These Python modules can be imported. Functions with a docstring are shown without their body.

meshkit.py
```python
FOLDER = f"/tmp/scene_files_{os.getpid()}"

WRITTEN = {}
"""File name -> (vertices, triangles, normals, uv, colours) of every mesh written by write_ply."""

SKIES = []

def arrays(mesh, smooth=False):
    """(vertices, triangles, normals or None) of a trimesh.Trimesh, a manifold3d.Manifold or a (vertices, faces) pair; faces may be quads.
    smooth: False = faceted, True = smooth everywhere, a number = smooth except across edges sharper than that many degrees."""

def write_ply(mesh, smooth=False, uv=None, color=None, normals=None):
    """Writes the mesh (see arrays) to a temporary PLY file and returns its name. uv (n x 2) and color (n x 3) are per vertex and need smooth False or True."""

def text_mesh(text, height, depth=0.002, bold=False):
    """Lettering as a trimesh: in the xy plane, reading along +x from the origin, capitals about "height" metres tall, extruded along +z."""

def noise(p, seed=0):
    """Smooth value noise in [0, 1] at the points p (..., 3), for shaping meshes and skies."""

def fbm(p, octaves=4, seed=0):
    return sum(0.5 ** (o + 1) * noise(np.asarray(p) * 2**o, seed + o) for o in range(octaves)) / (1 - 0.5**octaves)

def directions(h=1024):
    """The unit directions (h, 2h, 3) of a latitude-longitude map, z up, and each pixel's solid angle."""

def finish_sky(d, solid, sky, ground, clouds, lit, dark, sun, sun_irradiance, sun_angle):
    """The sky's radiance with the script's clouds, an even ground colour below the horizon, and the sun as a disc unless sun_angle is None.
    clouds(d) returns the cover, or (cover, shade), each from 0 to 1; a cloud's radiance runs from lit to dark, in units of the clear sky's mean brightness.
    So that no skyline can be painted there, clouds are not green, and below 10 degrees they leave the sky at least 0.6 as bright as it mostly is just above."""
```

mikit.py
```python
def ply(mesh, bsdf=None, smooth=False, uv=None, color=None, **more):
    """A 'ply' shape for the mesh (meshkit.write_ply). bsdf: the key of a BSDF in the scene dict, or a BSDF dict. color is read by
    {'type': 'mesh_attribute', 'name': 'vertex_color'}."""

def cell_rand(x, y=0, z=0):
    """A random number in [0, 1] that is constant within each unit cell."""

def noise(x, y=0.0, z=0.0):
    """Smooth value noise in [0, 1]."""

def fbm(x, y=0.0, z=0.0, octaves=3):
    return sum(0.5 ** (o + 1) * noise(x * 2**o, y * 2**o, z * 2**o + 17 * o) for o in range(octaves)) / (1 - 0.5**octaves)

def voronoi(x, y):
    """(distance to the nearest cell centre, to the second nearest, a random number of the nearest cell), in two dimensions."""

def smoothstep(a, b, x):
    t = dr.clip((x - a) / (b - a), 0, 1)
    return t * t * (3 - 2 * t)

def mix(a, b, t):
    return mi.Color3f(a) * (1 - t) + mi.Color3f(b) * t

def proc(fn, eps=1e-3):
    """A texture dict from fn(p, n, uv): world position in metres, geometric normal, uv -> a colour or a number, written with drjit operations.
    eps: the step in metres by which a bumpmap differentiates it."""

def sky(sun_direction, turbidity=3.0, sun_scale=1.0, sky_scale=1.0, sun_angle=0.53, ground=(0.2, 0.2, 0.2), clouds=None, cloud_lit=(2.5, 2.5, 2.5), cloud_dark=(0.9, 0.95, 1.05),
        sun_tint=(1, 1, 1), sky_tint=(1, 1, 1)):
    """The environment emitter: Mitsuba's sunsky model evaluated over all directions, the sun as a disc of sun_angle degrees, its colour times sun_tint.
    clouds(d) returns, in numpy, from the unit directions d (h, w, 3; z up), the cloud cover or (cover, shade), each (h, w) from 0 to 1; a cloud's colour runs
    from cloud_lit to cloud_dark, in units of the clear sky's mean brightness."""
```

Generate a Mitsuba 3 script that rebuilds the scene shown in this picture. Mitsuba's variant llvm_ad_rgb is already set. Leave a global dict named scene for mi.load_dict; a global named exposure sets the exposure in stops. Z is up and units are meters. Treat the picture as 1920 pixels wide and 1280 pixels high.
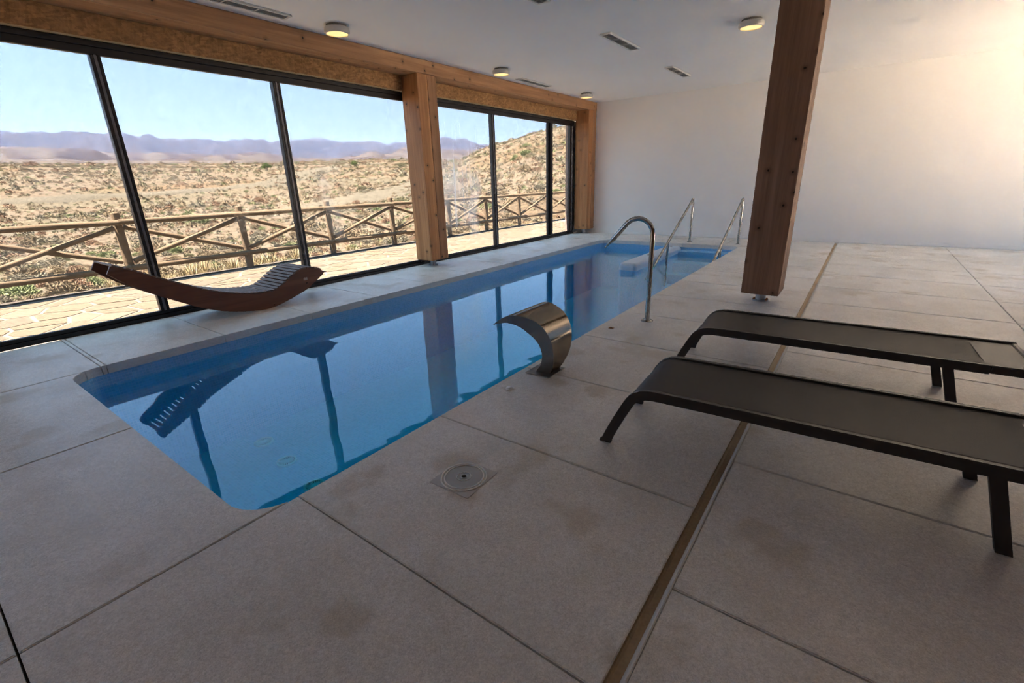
import math, random
import numpy as np, trimesh, mitsuba as mi, mikit, meshkit
import manifold3d as m3
import shapely
from shapely.geometry import Polygon, box as sbox, Point, MultiPoint
from scipy.interpolate import PchipInterpolator
from scipy.spatial import Voronoi
from mikit import noise, fbm, voronoi, cell_rand, smoothstep, mix
import drjit as dr

T = mi.ScalarTransform4f
scene, labels = {}, {}
rng = np.random.default_rng(7)
random.seed(7)

# ------------------------------------------------------------------ camera, sky, exposure
YAW, PITCH, ROLL, FPX = 0.640128, 0.331258, 0.029330, 870.65
cy_, sy_ = math.cos(YAW), math.sin(YAW)
fwd = np.array([-sy_ * math.cos(PITCH), cy_ * math.cos(PITCH), -math.sin(PITCH)])
right = np.array([cy_, sy_, 0.0])
down = np.cross(fwd, right)
up = -(-math.sin(ROLL) * right + math.cos(ROLL) * down)
EYE = np.array([0, 0, 1.4])
scene['camera'] = {
    'type': 'perspective', 'fov_axis': 'x', 'fov': math.degrees(2 * math.atan(960 / FPX)),
    'near_clip': 0.05, 'far_clip': 20000.0,
    'to_world': T().look_at(origin=EYE.tolist(), target=(EYE + fwd).tolist(), up=up.tolist())}
SUN = np.array([-0.12, -0.33, 0.94])
exposure = 1.65
scene['sky'] = mikit.sky(SUN.tolist(), turbidity=10.0, sun_scale=15.0, sky_scale=1.34, ground=(0.30, 0.26, 0.20), sky_tint=(0.61, 0.91, 1.28))

# ------------------------------------------------------------------ sizes (metres)
CEIL, XB = 3.254, -6.005          # ceiling height, room face of the timber beam
XF = -6.42                        # room face of the window frames
YEND, YBACK, XRIGHT = 12.016, -3.5, 3.2
PX0, PX1, PY0, PY1 = -5.061, -1.968, 0.66, 10.62   # pool opening
ZW = -0.19                        # water level

# ------------------------------------------------------------------ materials
def rgb(*c):
    return {'type': 'rgb', 'value': list(c)}


def two(b):
    return {'type': 'twosided', 'b': b}


def princ(col, rough=0.6, spec=0.3, metal=0.0, **k):
    c = col if isinstance(col, dict) else rgb(*col)
    return two({'type': 'principled', 'base_color': c, 'roughness': rough, 'specular': spec, 'metallic': metal, **k})


def bump(b, fn, scale=1.0, eps=1e-3):
    return two({'type': 'bumpmap', 'arbitrary': mikit.proc(fn, eps), 'scale': scale, 'b': b['b'] if b.get('type') == 'twosided' else b})


def wood_fn(axis, dark, light, knots=True, seed=0.0):
    def fn(p, n, uv):
        a = (p.x, p.y, p.z)
        u = a[axis]
        v, w = [a[i] for i in range(3) if i != axis]
        v = v + seed
        g = fbm(v * 42, w * 42, u * 1.3 + seed, 3)
        f = noise(v * 260, w * 260, u * 6)
        b = fbm(v * 5 + 3, w * 5, u * 0.9, 2)
        c = mix(dark, light, dr.clip(0.15 + 0.75 * g + 0.45 * (b - 0.5) + 0.25 * (f - 0.5), 0, 1))
        wea = smoothstep(0.50, 0.78, fbm(v * 15 + 2 * seed, w * 15, u * 0.55 + seed, 3))
        c = mix(c, (min(1, light[0] * 1.25), light[1] * 1.35, light[2] * 1.45), 0.5 * wea)
        if knots:
            s = v + w * 0.83
            d1, d2, r = voronoi(u * 3.1 + 7 * seed, s * 3.1)
            d1 = d1 + 0.02 * (noise(u * 60, s * 60) - 0.5)
            k = smoothstep(0.045, 0.022, d1) * dr.select(r > 0.25, 1.0, 0.0)
            halo = smoothstep(0.16, 0.04, d1) * dr.select(r > 0.25, 0.45, 0.0)
            c = mix(c, mi.Color3f(*dark) * 0.55, halo)
            c = mix(c, mi.Color3f(0.018, 0.010, 0.006), k)
        return c
    return fn


scene['mat_wood_y'] = princ(mikit.proc(wood_fn(1, (0.205, 0.098, 0.046), (0.40, 0.225, 0.115))), 0.55, 0.35)
scene['mat_wood_z'] = princ(mikit.proc(wood_fn(2, (0.20, 0.080, 0.030), (0.47, 0.235, 0.098), seed=1.7)), 0.5, 0.35)
scene['mat_wood_z2'] = princ(mikit.proc(wood_fn(2, (0.155, 0.070, 0.032), (0.345, 0.185, 0.092), seed=4.1)), 0.5, 0.35)

scene['mat_wood_shaded'] = princ(mikit.proc(wood_fn(2, (0.10, 0.055, 0.036), (0.235, 0.14, 0.095), seed=3.3)), 0.6, 0.25)  # grey-brown wood, darkened to put the right column's dim light into its colour


def osb_fn(p, n, uv):
    y, z = p.y, p.z + p.x * 0.7
    c = mi.Float(0.0)
    for k, (an, s) in enumerate(((0.3, 1.0), (1.4, 1.1), (-0.7, 0.9))):
        ca, sa = math.cos(an), math.sin(an)
        d1, d2, r = voronoi((y * ca + z * sa) * 14 * s + 11 * k, (-y * sa + z * ca) * 55 * s)
        c = c + r * (1 if k == 0 else 0.7) + 0.25 * smoothstep(0.05, 0.0, d2 - d1) * -1.0
    return mix((0.17, 0.085, 0.035), (0.46, 0.27, 0.125), dr.clip(c / 2.4 * (0.75 + 0.5 * noise(y * 3, z * 6)), 0, 1))


scene['mat_osb'] = princ(mikit.proc(osb_fn), 0.6, 0.2)
scene['mat_osb_underlit'] = princ((0.55, 0.40, 0.23), 0.7, 0.2)  # paler than the board: light from the terrace painted on the underside


def plaster_fn(p, n, uv):
    k = fbm(p.x * 1.3 + p.z, p.y * 1.3, p.z * 1.3, 3)
    return mix((0.88, 0.876, 0.865), (0.92, 0.918, 0.91), k)


scene['mat_plaster'] = two({'type': 'diffuse', 'reflectance': mikit.proc(plaster_fn)})


def deck_fn(p, n, uv):
    x, y, z = p.x, p.y, p.z
    g = 0.45 * noise(x * 420, y * 420, z * 420) + 0.35 * noise(x * 190, y * 190, z * 190) + 0.20 * noise(x * 70, y * 70, z * 70)
    m = fbm(x * 1.7 + 5, y * 1.7, 0.0, 4)
    m2 = fbm(x * 5.5, y * 5.5 + 9, 3.0, 3)
    pinks = fbm(x * 2.6 + 31, y * 2.6, 1.0, 3)
    c = mix((0.60, 0.58, 0.535), (0.79, 0.775, 0.745), dr.clip(0.5 + 1.25 * (m - 0.5) + 0.55 * (m2 - 0.5) + 0.85 * (g - 0.5), 0, 1))
    c = mix(c, (0.62, 0.56, 0.51), 0.25 * smoothstep(0.56, 0.75, pinks))
    st = smoothstep(0.62, 0.80, fbm(x * 3.3 + 13, y * 3.3 + 4, 7.0, 4))
    c = mix(c, (0.46, 0.395, 0.29), 0.5 * st)
    # old rust and water stains round the floor fittings
    for cx, cy, r in ((-1.52, 1.52, 0.16), (-1.30, 1.34, 0.10), (-1.62, 2.70, 0.12), (-1.30, 2.72, 0.14), (-1.84, 2.40, 0.07), (-0.40, 1.0, 0.05)):
        d = dr.sqrt(dr.square(x - cx) + dr.square(y - cy)) + 0.10 * (fbm(x * 14, y * 14, 0.0, 3) - 0.5)
        c = mix(c, (0.33, 0.25, 0.14), 0.42 * smoothstep(r, r * 0.25, d))
    return c * (0.80 + 0.40 * g)


def deck_bump(p, n, uv):
    return 0.00012 * noise(p.x * 240, p.y * 240, p.z * 240) + 0.00025 * noise(p.x * 95, p.y * 95, p.z * 95)


scene['mat_deck'] = bump(princ(mikit.proc(deck_fn), 0.40, 0.5), deck_bump, 1.0, 1e-3)
scene['mat_mortar'] = princ((0.13, 0.105, 0.08), 0.9, 0.1)
scene['mat_concrete'] = princ((0.45, 0.43, 0.40), 0.9, 0.1)


def drain_fn(p, n, uv):
    k = fbm(p.x * 9, p.y * 3.0, 0.0, 4)
    f = noise(p.x * 150, p.y * 150)
    return mix((0.17, 0.115, 0.06), (0.33, 0.25, 0.155), dr.clip(k + 0.3 * (f - 0.5), 0, 1))


scene['mat_drain'] = princ(mikit.proc(drain_fn), 0.55, 0.4)
scene['mat_pale_edge'] = princ((0.52, 0.50, 0.46), 0.5, 0.4)


def mosaic_fn(p, n, uv):
    s = 40.0
    # pick the two coordinates that lie in the face
    ax, ay, az = dr.abs(n.x), dr.abs(n.y), dr.abs(n.z)
    u = dr.select(ax > 0.7, p.y, p.x)
    v = dr.select(az > 0.7, p.y, p.z)
    fu, fv = u * s - dr.floor(u * s), v * s - dr.floor(v * s)
    e = dr.minimum(dr.minimum(fu, 1 - fu), dr.minimum(fv, 1 - fv))
    r = cell_rand(u * s, v * s, 3)
    c = mix((0.17, 0.44, 0.73), (0.23, 0.52, 0.83), r)
    return mix((0.36, 0.58, 0.80), c, smoothstep(0.03, 0.09, e))


scene['mat_mosaic'] = princ(mikit.proc(mosaic_fn), 0.25, 0.5)
scene['mat_mosaic_pale'] = princ(mikit.proc(lambda p, n, uv: mix(mosaic_fn(p, n, uv), (0.74, 0.74, 0.76), 0.62)), 0.3, 0.5)
scene['mat_water'] = {'type': 'thindielectric', 'int_ior': 1.55, 'specular_transmittance': rgb(0.13, 0.92, 0.98), 'specular_reflectance': rgb(0.80, 0.95, 1.0)}
scene['mat_frame'] = princ((0.010, 0.010, 0.013), 0.4, 0.35)
scene['mat_frame_grey'] = princ((0.13, 0.14, 0.16), 0.35, 0.5)
scene['mat_reveal'] = princ((0.20, 0.165, 0.15), 0.6, 0.3)


def dirt_fn(p, n, uv):
    y, z = p.y, p.z
    line = noise(y * 85, z * 1.3, 2.0) * noise(y * 31 + 5, z * 0.7, 5.0)
    w = mi.Float(0.012)
    # milky lime blotch and run marks on the pane beside the big column
    cen = 7.45 + 0.10 * (z - 1.2)
    body = smoothstep(0.95, 0.15, dr.abs(y - 6.95) / 0.9) * smoothstep(0.45, 0.8, z) * smoothstep(2.15, 1.6, z)
    w = w + 0.55 * body * fbm(y * 3, z * 2.2, 1.0, 3) * smoothstep(7.9, 7.1, y) + 0.35 * body * smoothstep(0.36, 0.6, line)
    run = smoothstep(0.22, 0.05, dr.abs(y - cen - 0.12 + 0.15 * (noise(z * 4) - 0.5))) * smoothstep(0.25, 0.5, z) * smoothstep(1.75, 1.4, z)
    w = w + 0.38 * run * (0.4 + 0.6 * fbm(y * 30, z * 5, 3.0, 2))
    up_ = smoothstep(1.9, 2.05, z) * smoothstep(2.6, 2.45, z) * smoothstep(6.3, 6.6, y) * smoothstep(7.9, 7.5, y)
    w = w + 0.22 * up_ * smoothstep(0.40, 0.62, line)
    # soft wiped smear on the left pane
    s = smoothstep(0.16, 0.0, dr.abs(y - (4.25 - 0.28 * (z - 1.1)) + 0.12 * (noise(z * 5, 9.0) - 0.5))) * smoothstep(0.55, 0.8, z) * smoothstep(1.75, 1.4, z)
    w = w + 0.26 * s * fbm(y * 9, z * 6, 4.0, 3)
    w = w + 0.05 * smoothstep(0.58, 0.75, fbm(y * 1.2, z * 1.2, 11.0, 3))
    return dr.clip(w, 0, 0.7)


scene['mat_glass'] = {'type': 'blendbsdf', 'weight': mikit.proc(dirt_fn), 'a': {'type': 'thindielectric', 'int_ior': 1.22},
                      'b': {'type': 'principledthin', 'base_color': rgb(0.92, 0.93, 0.95), 'diff_trans': 1.6, 'roughness': 0.8, 'spec_trans': 0.0}}
scene['mat_pane'] = {'type': 'thindielectric', 'int_ior': 1.5}
scene['mat_bounce_pale'] = princ((0.82, 0.76, 0.65), 0.9, 0.1)  # only for the added bounce ground outside the right-hand wall
scene['mat_steel'] = {'type': 'roughconductor', 'material': 'none', 'specular_reflectance': rgb(0.37, 0.365, 0.36), 'alpha': 0.06}
scene['mat_steel_dark'] = {'type': 'roughconductor', 'material': 'none', 'specular_reflectance': rgb(0.18, 0.16, 0.138), 'alpha': 0.03}
scene['mat_steel_brushed'] = two({'type': 'roughconductor', 'material': 'none', 'specular_reflectance': rgb(0.24, 0.225, 0.21), 'alpha': 0.30})
scene['mat_steel'] = two(scene['mat_steel'])
scene['mat_steel_dark'] = two(scene['mat_steel_dark'])
scene['mat_galv'] = princ((0.36, 0.39, 0.43), 0.45, 0.5, 0.6)
scene['mat_rust'] = princ((0.30, 0.12, 0.04), 0.8, 0.2)
scene['mat_black'] = princ((0.012, 0.012, 0.013), 0.42, 0.5)


def mesh_fn(p, n, uv):
    k = 0.5 + 0.5 * dr.sin(p.x * 2 * math.pi * 260) * dr.sin(p.y * 2 * math.pi * 260)
    return mix((0.008, 0.008, 0.010), (0.019, 0.019, 0.022), k)


scene['mat_sling'] = princ(mikit.proc(mesh_fn), 0.55, 0.25)
scene['mat_rocker'] = princ(mikit.proc(wood_fn(1, (0.065, 0.024, 0.012), (0.135, 0.056, 0.030), knots=False, seed=2.2)), 0.42, 0.4)
scene['mat_rocker_slat'] = princ(mikit.proc(wood_fn(0, (0.09, 0.052, 0.040), (0.17, 0.11, 0.085), knots=False, seed=5.2)), 0.5, 0.4)
scene['mat_plastic_white'] = princ((0.80, 0.79, 0.76), 0.4, 0.4)
scene['mat_plastic_grey'] = princ((0.50, 0.49, 0.47), 0.4, 0.4)
scene['mat_lid'] = two({'type': 'roughconductor', 'material': 'none', 'specular_reflectance': rgb(0.34, 0.33, 0.31), 'alpha': 0.35})
scene['mat_hole'] = princ((0.012, 0.010, 0.008), 0.8, 0.1)
scene['mat_lamp_body'] = princ((0.62, 0.60, 0.56), 0.5, 0.3)
scene['mat_lamp_glass'] = princ((0.8, 0.7, 0.5), 0.4, 0.3)
scene['mat_vent_white'] = princ((0.70, 0.69, 0.66), 0.5, 0.3)
scene['mat_vent_slat'] = princ((0.42, 0.42, 0.41), 0.5, 0.3)
scene['mat_vent_back'] = princ((0.17, 0.17, 0.17), 0.8, 0.1)
scene['mat_grille'] = princ((0.58, 0.66, 0.72), 0.4, 0.4)


def log_fn(p, n, uv):
    g = fbm(p.y * 3 + p.x * 7, p.z * 40, p.x * 40, 3)
    return mix((0.0699, 0.0512, 0.0328), (0.1443, 0.1147, 0.0794), g)


scene['mat_log'] = princ(mikit.proc(log_fn), 0.8, 0.15)
for i, c in enumerate(((0.0622, 0.0519, 0.0372), (0.0709, 0.0615, 0.0466), (0.0572, 0.0494, 0.0379), (0.0667, 0.0536, 0.0379))):
    scene[f'mat_stone_{i}'] = princ(c, 0.8, 0.2)
scene['mat_grout'] = princ((0.0995, 0.0932, 0.0799), 0.9, 0.1)
scene['mat_edge_shadow'] = princ((0.045, 0.042, 0.038), 0.9, 0.1)  # dark tone paints the shadow line at the terrace edge


def dirt_ground(p, n, uv):
    x, y = p.x, p.y
    a = fbm(x * 0.035, y * 0.035, 0.0, 4)
    b = fbm(x * 0.45, y * 0.45, 5.0, 4)
    s = fbm(x * 3.1 + 40, y * 3.1, 2.0, 3)
    c = mix((0.0467, 0.0373, 0.0258), (0.0592, 0.0529, 0.0431), b)
    c = mix(c, (0.0516, 0.0366, 0.0206), 0.6 * smoothstep(0.54, 0.68, a))
    c = mix(c, (0.0308, 0.0266, 0.0206), 0.65 * smoothstep(0.50, 0.66, s))
    return mix(c, (0.0394, 0.0400, 0.0272), 0.4 * smoothstep(0.52, 0.70, fbm(x * 0.11 + 9, y * 0.11, 3.0, 4)))


scene['mat_ground'] = princ(mikit.proc(dirt_ground), 0.95, 0.05)


def track_fn(p, n, uv):
    return mix((0.0362, 0.0342, 0.0263), (0.0459, 0.0441, 0.0362), fbm(p.x * 0.5, p.y * 0.5, 0.0, 4))


scene['mat_track'] = princ(mikit.proc(track_fn), 0.95, 0.05)


def mount_fn(p, n, uv):
    a = fbm(p.x * 0.006, p.y * 0.006, p.z * 0.006, 5)
    return mix((0.0099, 0.0081, 0.0071), (0.0165, 0.0144, 0.0119), a)


scene['mat_mountain'] = princ(mikit.proc(mount_fn), 0.95, 0.05)


def plain_fn(p, n, uv):
    a = fbm(p.x * 0.01, p.y * 0.03, 0.0, 4)
    return mix((0.0224, 0.0185, 0.0175), (0.0364, 0.0329, 0.0285), smoothstep(0.35, 0.62, a))


scene['mat_plain'] = princ(mikit.proc(plain_fn), 0.95, 0.05)
for k, c in dict(dry=(0.1494, 0.1258, 0.0866), grey=(0.1377, 0.1323, 0.1042), olive=(0.1148, 0.1160, 0.0744), green=(0.1177, 0.1441, 0.0749), rust=(0.1494, 0.1036, 0.0729), straw=(0.2686, 0.2276, 0.1367), tree=(0.0670, 0.0951, 0.0365)).items():
    scene['mat_bush_' + k] = princ(mikit.proc(lambda p, n, uv, c=c: mix([v * 0.75 for v in c], [v * 1.25 for v in c], dr.clip(1.6 * (noise(p.x * 11, p.y * 11, p.z * 11) - 0.5) + 1.2 * (noise(p.x * 3.1, p.y * 3.1, p.z * 3.1) - 0.5) + 0.5, 0, 1))), 0.95, 0.05)
scene['mat_trunk'] = princ((0.14, 0.10, 0.07), 0.9, 0.1)

# ------------------------------------------------------------------ helpers
counts = {}


def numbered(name):
    counts[name] = counts.get(name, -1) + 1
    return name if counts[name] == 0 else f'{name}_{counts[name]:03d}'


def tag(key, label=None, cat=None, group=None, kind=None):
    d = labels.setdefault(key, {})
    for k, v in (('label', label), ('category', cat), ('group', group), ('kind', kind)):
        if v:
            d[k] = v
    return key


def obj(name, mesh, mat, parent=None, smooth=False, at=None, label=None, cat=None, group=None, kind=None, **more):
    """One entry of the scene: name under parent; mesh may be a ready ply dict."""
    key = numbered(name if parent is None else parent + '__' + name)
    d = dict(mesh) if isinstance(mesh, dict) else mikit.ply(mesh, mat, smooth=smooth, **more)
    if at is not None:
        d['to_world'] = at
    scene[key] = d
    if label or cat or group or kind:
        tag(key, label, cat, group, kind)
    return key


def thing(name, label, cat, group=None):
    key = numbered(name)
    return tag(key, label, cat, group)


def cbox(x0, x1, y0, y1, z0, z1, c=0.004):
    """A box with chamfered edges."""
    lo, hi = np.array([x0, y0, z0], float), np.array([x1, y1, z1], float)
    c = min(c, 0.45 * (hi - lo).min())
    pts = []
    for s in np.ndindex(2, 2, 2):
        p = np.where(np.array(s) == 1, hi, lo)
        for k in range(3):
            q = p + np.where(np.array(s) == 1, -c, c)
            q[k] = p[k]
            pts.append(q)
    return trimesh.convex.convex_hull(np.array(pts))


def extrude(poly, z0, z1):
    m = trimesh.creation.extrude_polygon(poly, z1 - z0, engine='earcut')
    m.apply_translation([0, 0, z0])
    return m


def join(*ms):
    return trimesh.util.concatenate([m for x in ms for m in (x if isinstance(x, list) else [x])])


def tube(path, r, n=16, cap=True, scale_y=None):
    P = np.asarray(path, float)
    r = np.broadcast_to(np.asarray(r, float), (len(P),))
    tan = np.gradient(P, axis=0)
    tan /= np.linalg.norm(tan, axis=1, keepdims=True)
    ref = np.array([0, 0, 1.0]) if abs(tan[0, 2]) < 0.9 else np.array([0, 1.0, 0])
    nrm = np.cross(tan[0], ref); nrm /= np.linalg.norm(nrm)
    V, a = [], np.arange(n) * 2 * np.pi / n
    for i in range(len(P)):
        nrm = nrm - tan[i] * (nrm @ tan[i]); nrm /= np.linalg.norm(nrm)
        bi = np.cross(tan[i], nrm)
        V.append(P[i] + r[i] * (np.cos(a)[:, None] * nrm + np.sin(a)[:, None] * bi))
    V = np.vstack(V)
    F = []
    for i in range(len(P) - 1):
        for j in range(n):
            k = (j + 1) % n
            F += [[i * n + j, i * n + k, (i + 1) * n + k], [i * n + j, (i + 1) * n + k, (i + 1) * n + j]]
    if cap:
        V = np.vstack([V, P[0], P[-1]])
        c0, c1 = len(V) - 2, len(V) - 1
        m = (len(P) - 1) * n
        for j in range(n):
            k = (j + 1) % n
            F += [[c0, k, j], [c1, m + j, m + k]]
    t = trimesh.Trimesh(V, F, process=False)
    t.fix_normals()
    return t


def lathe(profile, n=48, at=(0, 0, 0)):
    m = trimesh.creation.revolve(np.array(profile, float), sections=n)
    m.apply_translation(at)
    return m


def prism(poly2, y0, y1, axis='y'):
    """Extrude a polygon given in (x, z) along y, or one in (y, z) along x."""
    m = trimesh.creation.extrude_polygon(poly2, y1 - y0, engine='earcut')
    v = m.vertices.copy()
    if axis == 'y':
        m.vertices = np.stack([v[:, 0], v[:, 2] + y0, v[:, 1]], 1)
        m.faces = m.faces[:, ::-1]
    else:
        m.vertices = np.stack([v[:, 2] + y0, v[:, 0], v[:, 1]], 1)
    m.fix_normals()
    return m


# ================================================================== THE SETTING
pool_poly = sbox(PX0, PY0, PX1, PY1).buffer(-0.22).buffer(0.22, quad_segs=12)
floor_poly = sbox(XF - 0.14, YBACK, XRIGHT, YEND)
DR0, DR1 = -0.386, -0.326
obj('floor', join(extrude(floor_poly.difference(pool_poly.buffer(0.16)), -0.5, -0.078)), 'mat_mortar', kind='structure')
labels['floor'].update(label='pale textured concrete slab deck round the indoor pool')
G = 0.0035   # half a joint


def slab(poly):
    for g in getattr(poly, 'geoms', [poly]):
        if g.area > 0.003:
            g = g.buffer(-0.003, join_style=2).buffer(0.003, join_style=2)
            if g.is_empty:
                continue
            top = g.buffer(-0.004, join_style=2)
            body = extrude(g, -0.078, -0.003)
            lid = extrude(top, -0.003, 0.0)
            obj('slab', join(body, lid), 'mat_deck', 'floor')


joints_r = [YBACK] + [0.882 + 0.967 * k for k in range(-4, 12) if YBACK + 0.2 < 0.882 + 0.967 * k < PY1 - 0.1] + [PY1 - 0.06]
for a, b in zip(joints_r[:-1], joints_r[1:]):
    hole = pool_poly
    if b <= 0.9:      # near end: the deck runs on past the pool's near edge
        xs = [-6.4, -5.03, -3.5, -1.968, DR0]
    else:
        xs = [PX1 - 0.3, DR0]
    for x0, x1 in zip(xs[:-1], xs[1:]):
        x0_ = x0 if b > 0.9 else x0
        slab(sbox(x0_ + G, a + G, x1 - (0 if x1 == DR0 else G), b - G).difference(hole))
for k in range(-1, 13):    # the strip between the glass and the pool
    y0 = 2.851 + 0.967 * (k - 2)
    if y0 < PY1 and y0 + 0.967 > joints_r[5]:
        slab(sbox(XF - 0.1, max(y0, 0.882) + G, PX0 + 0.3, min(y0 + 0.967, PY1 + 0.3) - G).difference(pool_poly).intersection(sbox(-7, 0, PX0 + 0.3, PY1 + 0.3)))
for x0, x1 in zip((PX0 - 0.0, -4.10, -3.13, -2.30), (-4.10, -3.13, -2.30, DR0)):   # far end
    slab(sbox(x0 + (0.3 if x0 == PX0 else 0) + G, PY1 - 0.06 + G, x1 - (0 if x1 == DR0 else G), YEND - 0.004).difference(pool_poly))
slab(sbox(XF - 0.1, PY1 + 0.3 + G, PX0 + 0.3, YEND - 0.004).difference(pool_poly))
joints_rr = [YBACK] + [1.361 + 0.967 * k for k in range(-5, 12) if YBACK + 0.2 < 1.361 + 0.967 * k < YEND - 0.3] + [YEND - 0.004]
for a, b in zip(joints_rr[:-1], joints_rr[1:]):
    for x0, x1 in ((DR1, 1.35), (1.35, XRIGHT - 0.004)):
        slab(sbox(x0 + (0 if x0 == DR1 else G), a + G, x1 - G, b - G))

# drain gutter
gut = Polygon([(DR0, -0.003), (DR0 + 0.004, -0.012), (DR0 + 0.012, -0.016), (DR1 - 0.023, -0.016), (DR1 - 0.022, -0.040), (DR0, -0.040)])
t = thing('floor_drain', 'long narrow brown-stained drainage gutter running through the concrete deck under the loungers', 'drain')
obj('channel', prism(gut, YBACK, YEND - 0.01), 'mat_drain', t)
lip = Polygon([(DR1 - 0.022, -0.040), (DR1 - 0.0225, -0.0155), (DR1 - 0.018, -0.009), (DR1 - 0.012, -0.001), (DR1 - 0.006, 0.0015), (DR1 - 0.001, 0.0005), (DR1 - 0.0005, -0.040)])
obj('edge_strip', prism(lip, YBACK, YEND - 0.01), 'mat_pale_edge', t, label='pale worn edge of the gutter')

obj('ceiling', cbox(XB - 0.02, XRIGHT, YBACK, YEND, CEIL, CEIL + 0.12, 0.001), 'mat_plaster', kind='structure')
obj('wall_end', cbox(-6.56, XRIGHT + 0.2, YEND, YEND + 0.25, -0.5, CEIL + 0.12, 0.001), 'mat_plaster', kind='structure')
obj('wall_right_near', cbox(XRIGHT, XRIGHT + 0.2, YBACK - 0.2, 7.0, -0.5, CEIL + 0.12, 0.001), 'mat_wood_z', kind='structure')
obj('wall_right', join(cbox(XRIGHT, XRIGHT + 0.2, 11.8, YEND, -0.5, CEIL + 0.12, 0.001), cbox(XRIGHT, XRIGHT + 0.2, 7.0, 11.8, 3.12, CEIL + 0.12, 0.001), cbox(XRIGHT, XRIGHT + 0.2, 7.0, 11.8, -0.5, 0.0, 0.001)), 'mat_plaster', kind='structure')
obj('wall_back', cbox(-6.56, XRIGHT, YBACK - 0.2, YBACK, -0.5, CEIL + 0.12, 0.001), 'mat_wood_z', kind='structure')
obj('wall_left_head', join(cbox(-6.62, -6.555, YBACK, YEND, 2.86, CEIL + 0.14, 0.001), cbox(-6.555, XB - 0.385, YBACK, YEND, 3.0535, CEIL + 0.14, 0.001)), 'mat_plaster', kind='structure')
obj('roof', cbox(-6.95, XRIGHT + 0.4, YBACK - 0.4, YEND + 0.4, CEIL + 0.145, CEIL + 0.36, 0.01), 'mat_concrete', kind='structure')
obj('trim_1', cbox(-6.385, -4.9, YEND - 0.012, YEND, 0, 0.07, 0.003), 'mat_plaster', kind='structure')
obj('trim_2', cbox(-4.9, XRIGHT, YEND - 0.012, YEND, 0.004, 0.07, 0.003), 'mat_plaster', kind='structure')

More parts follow.
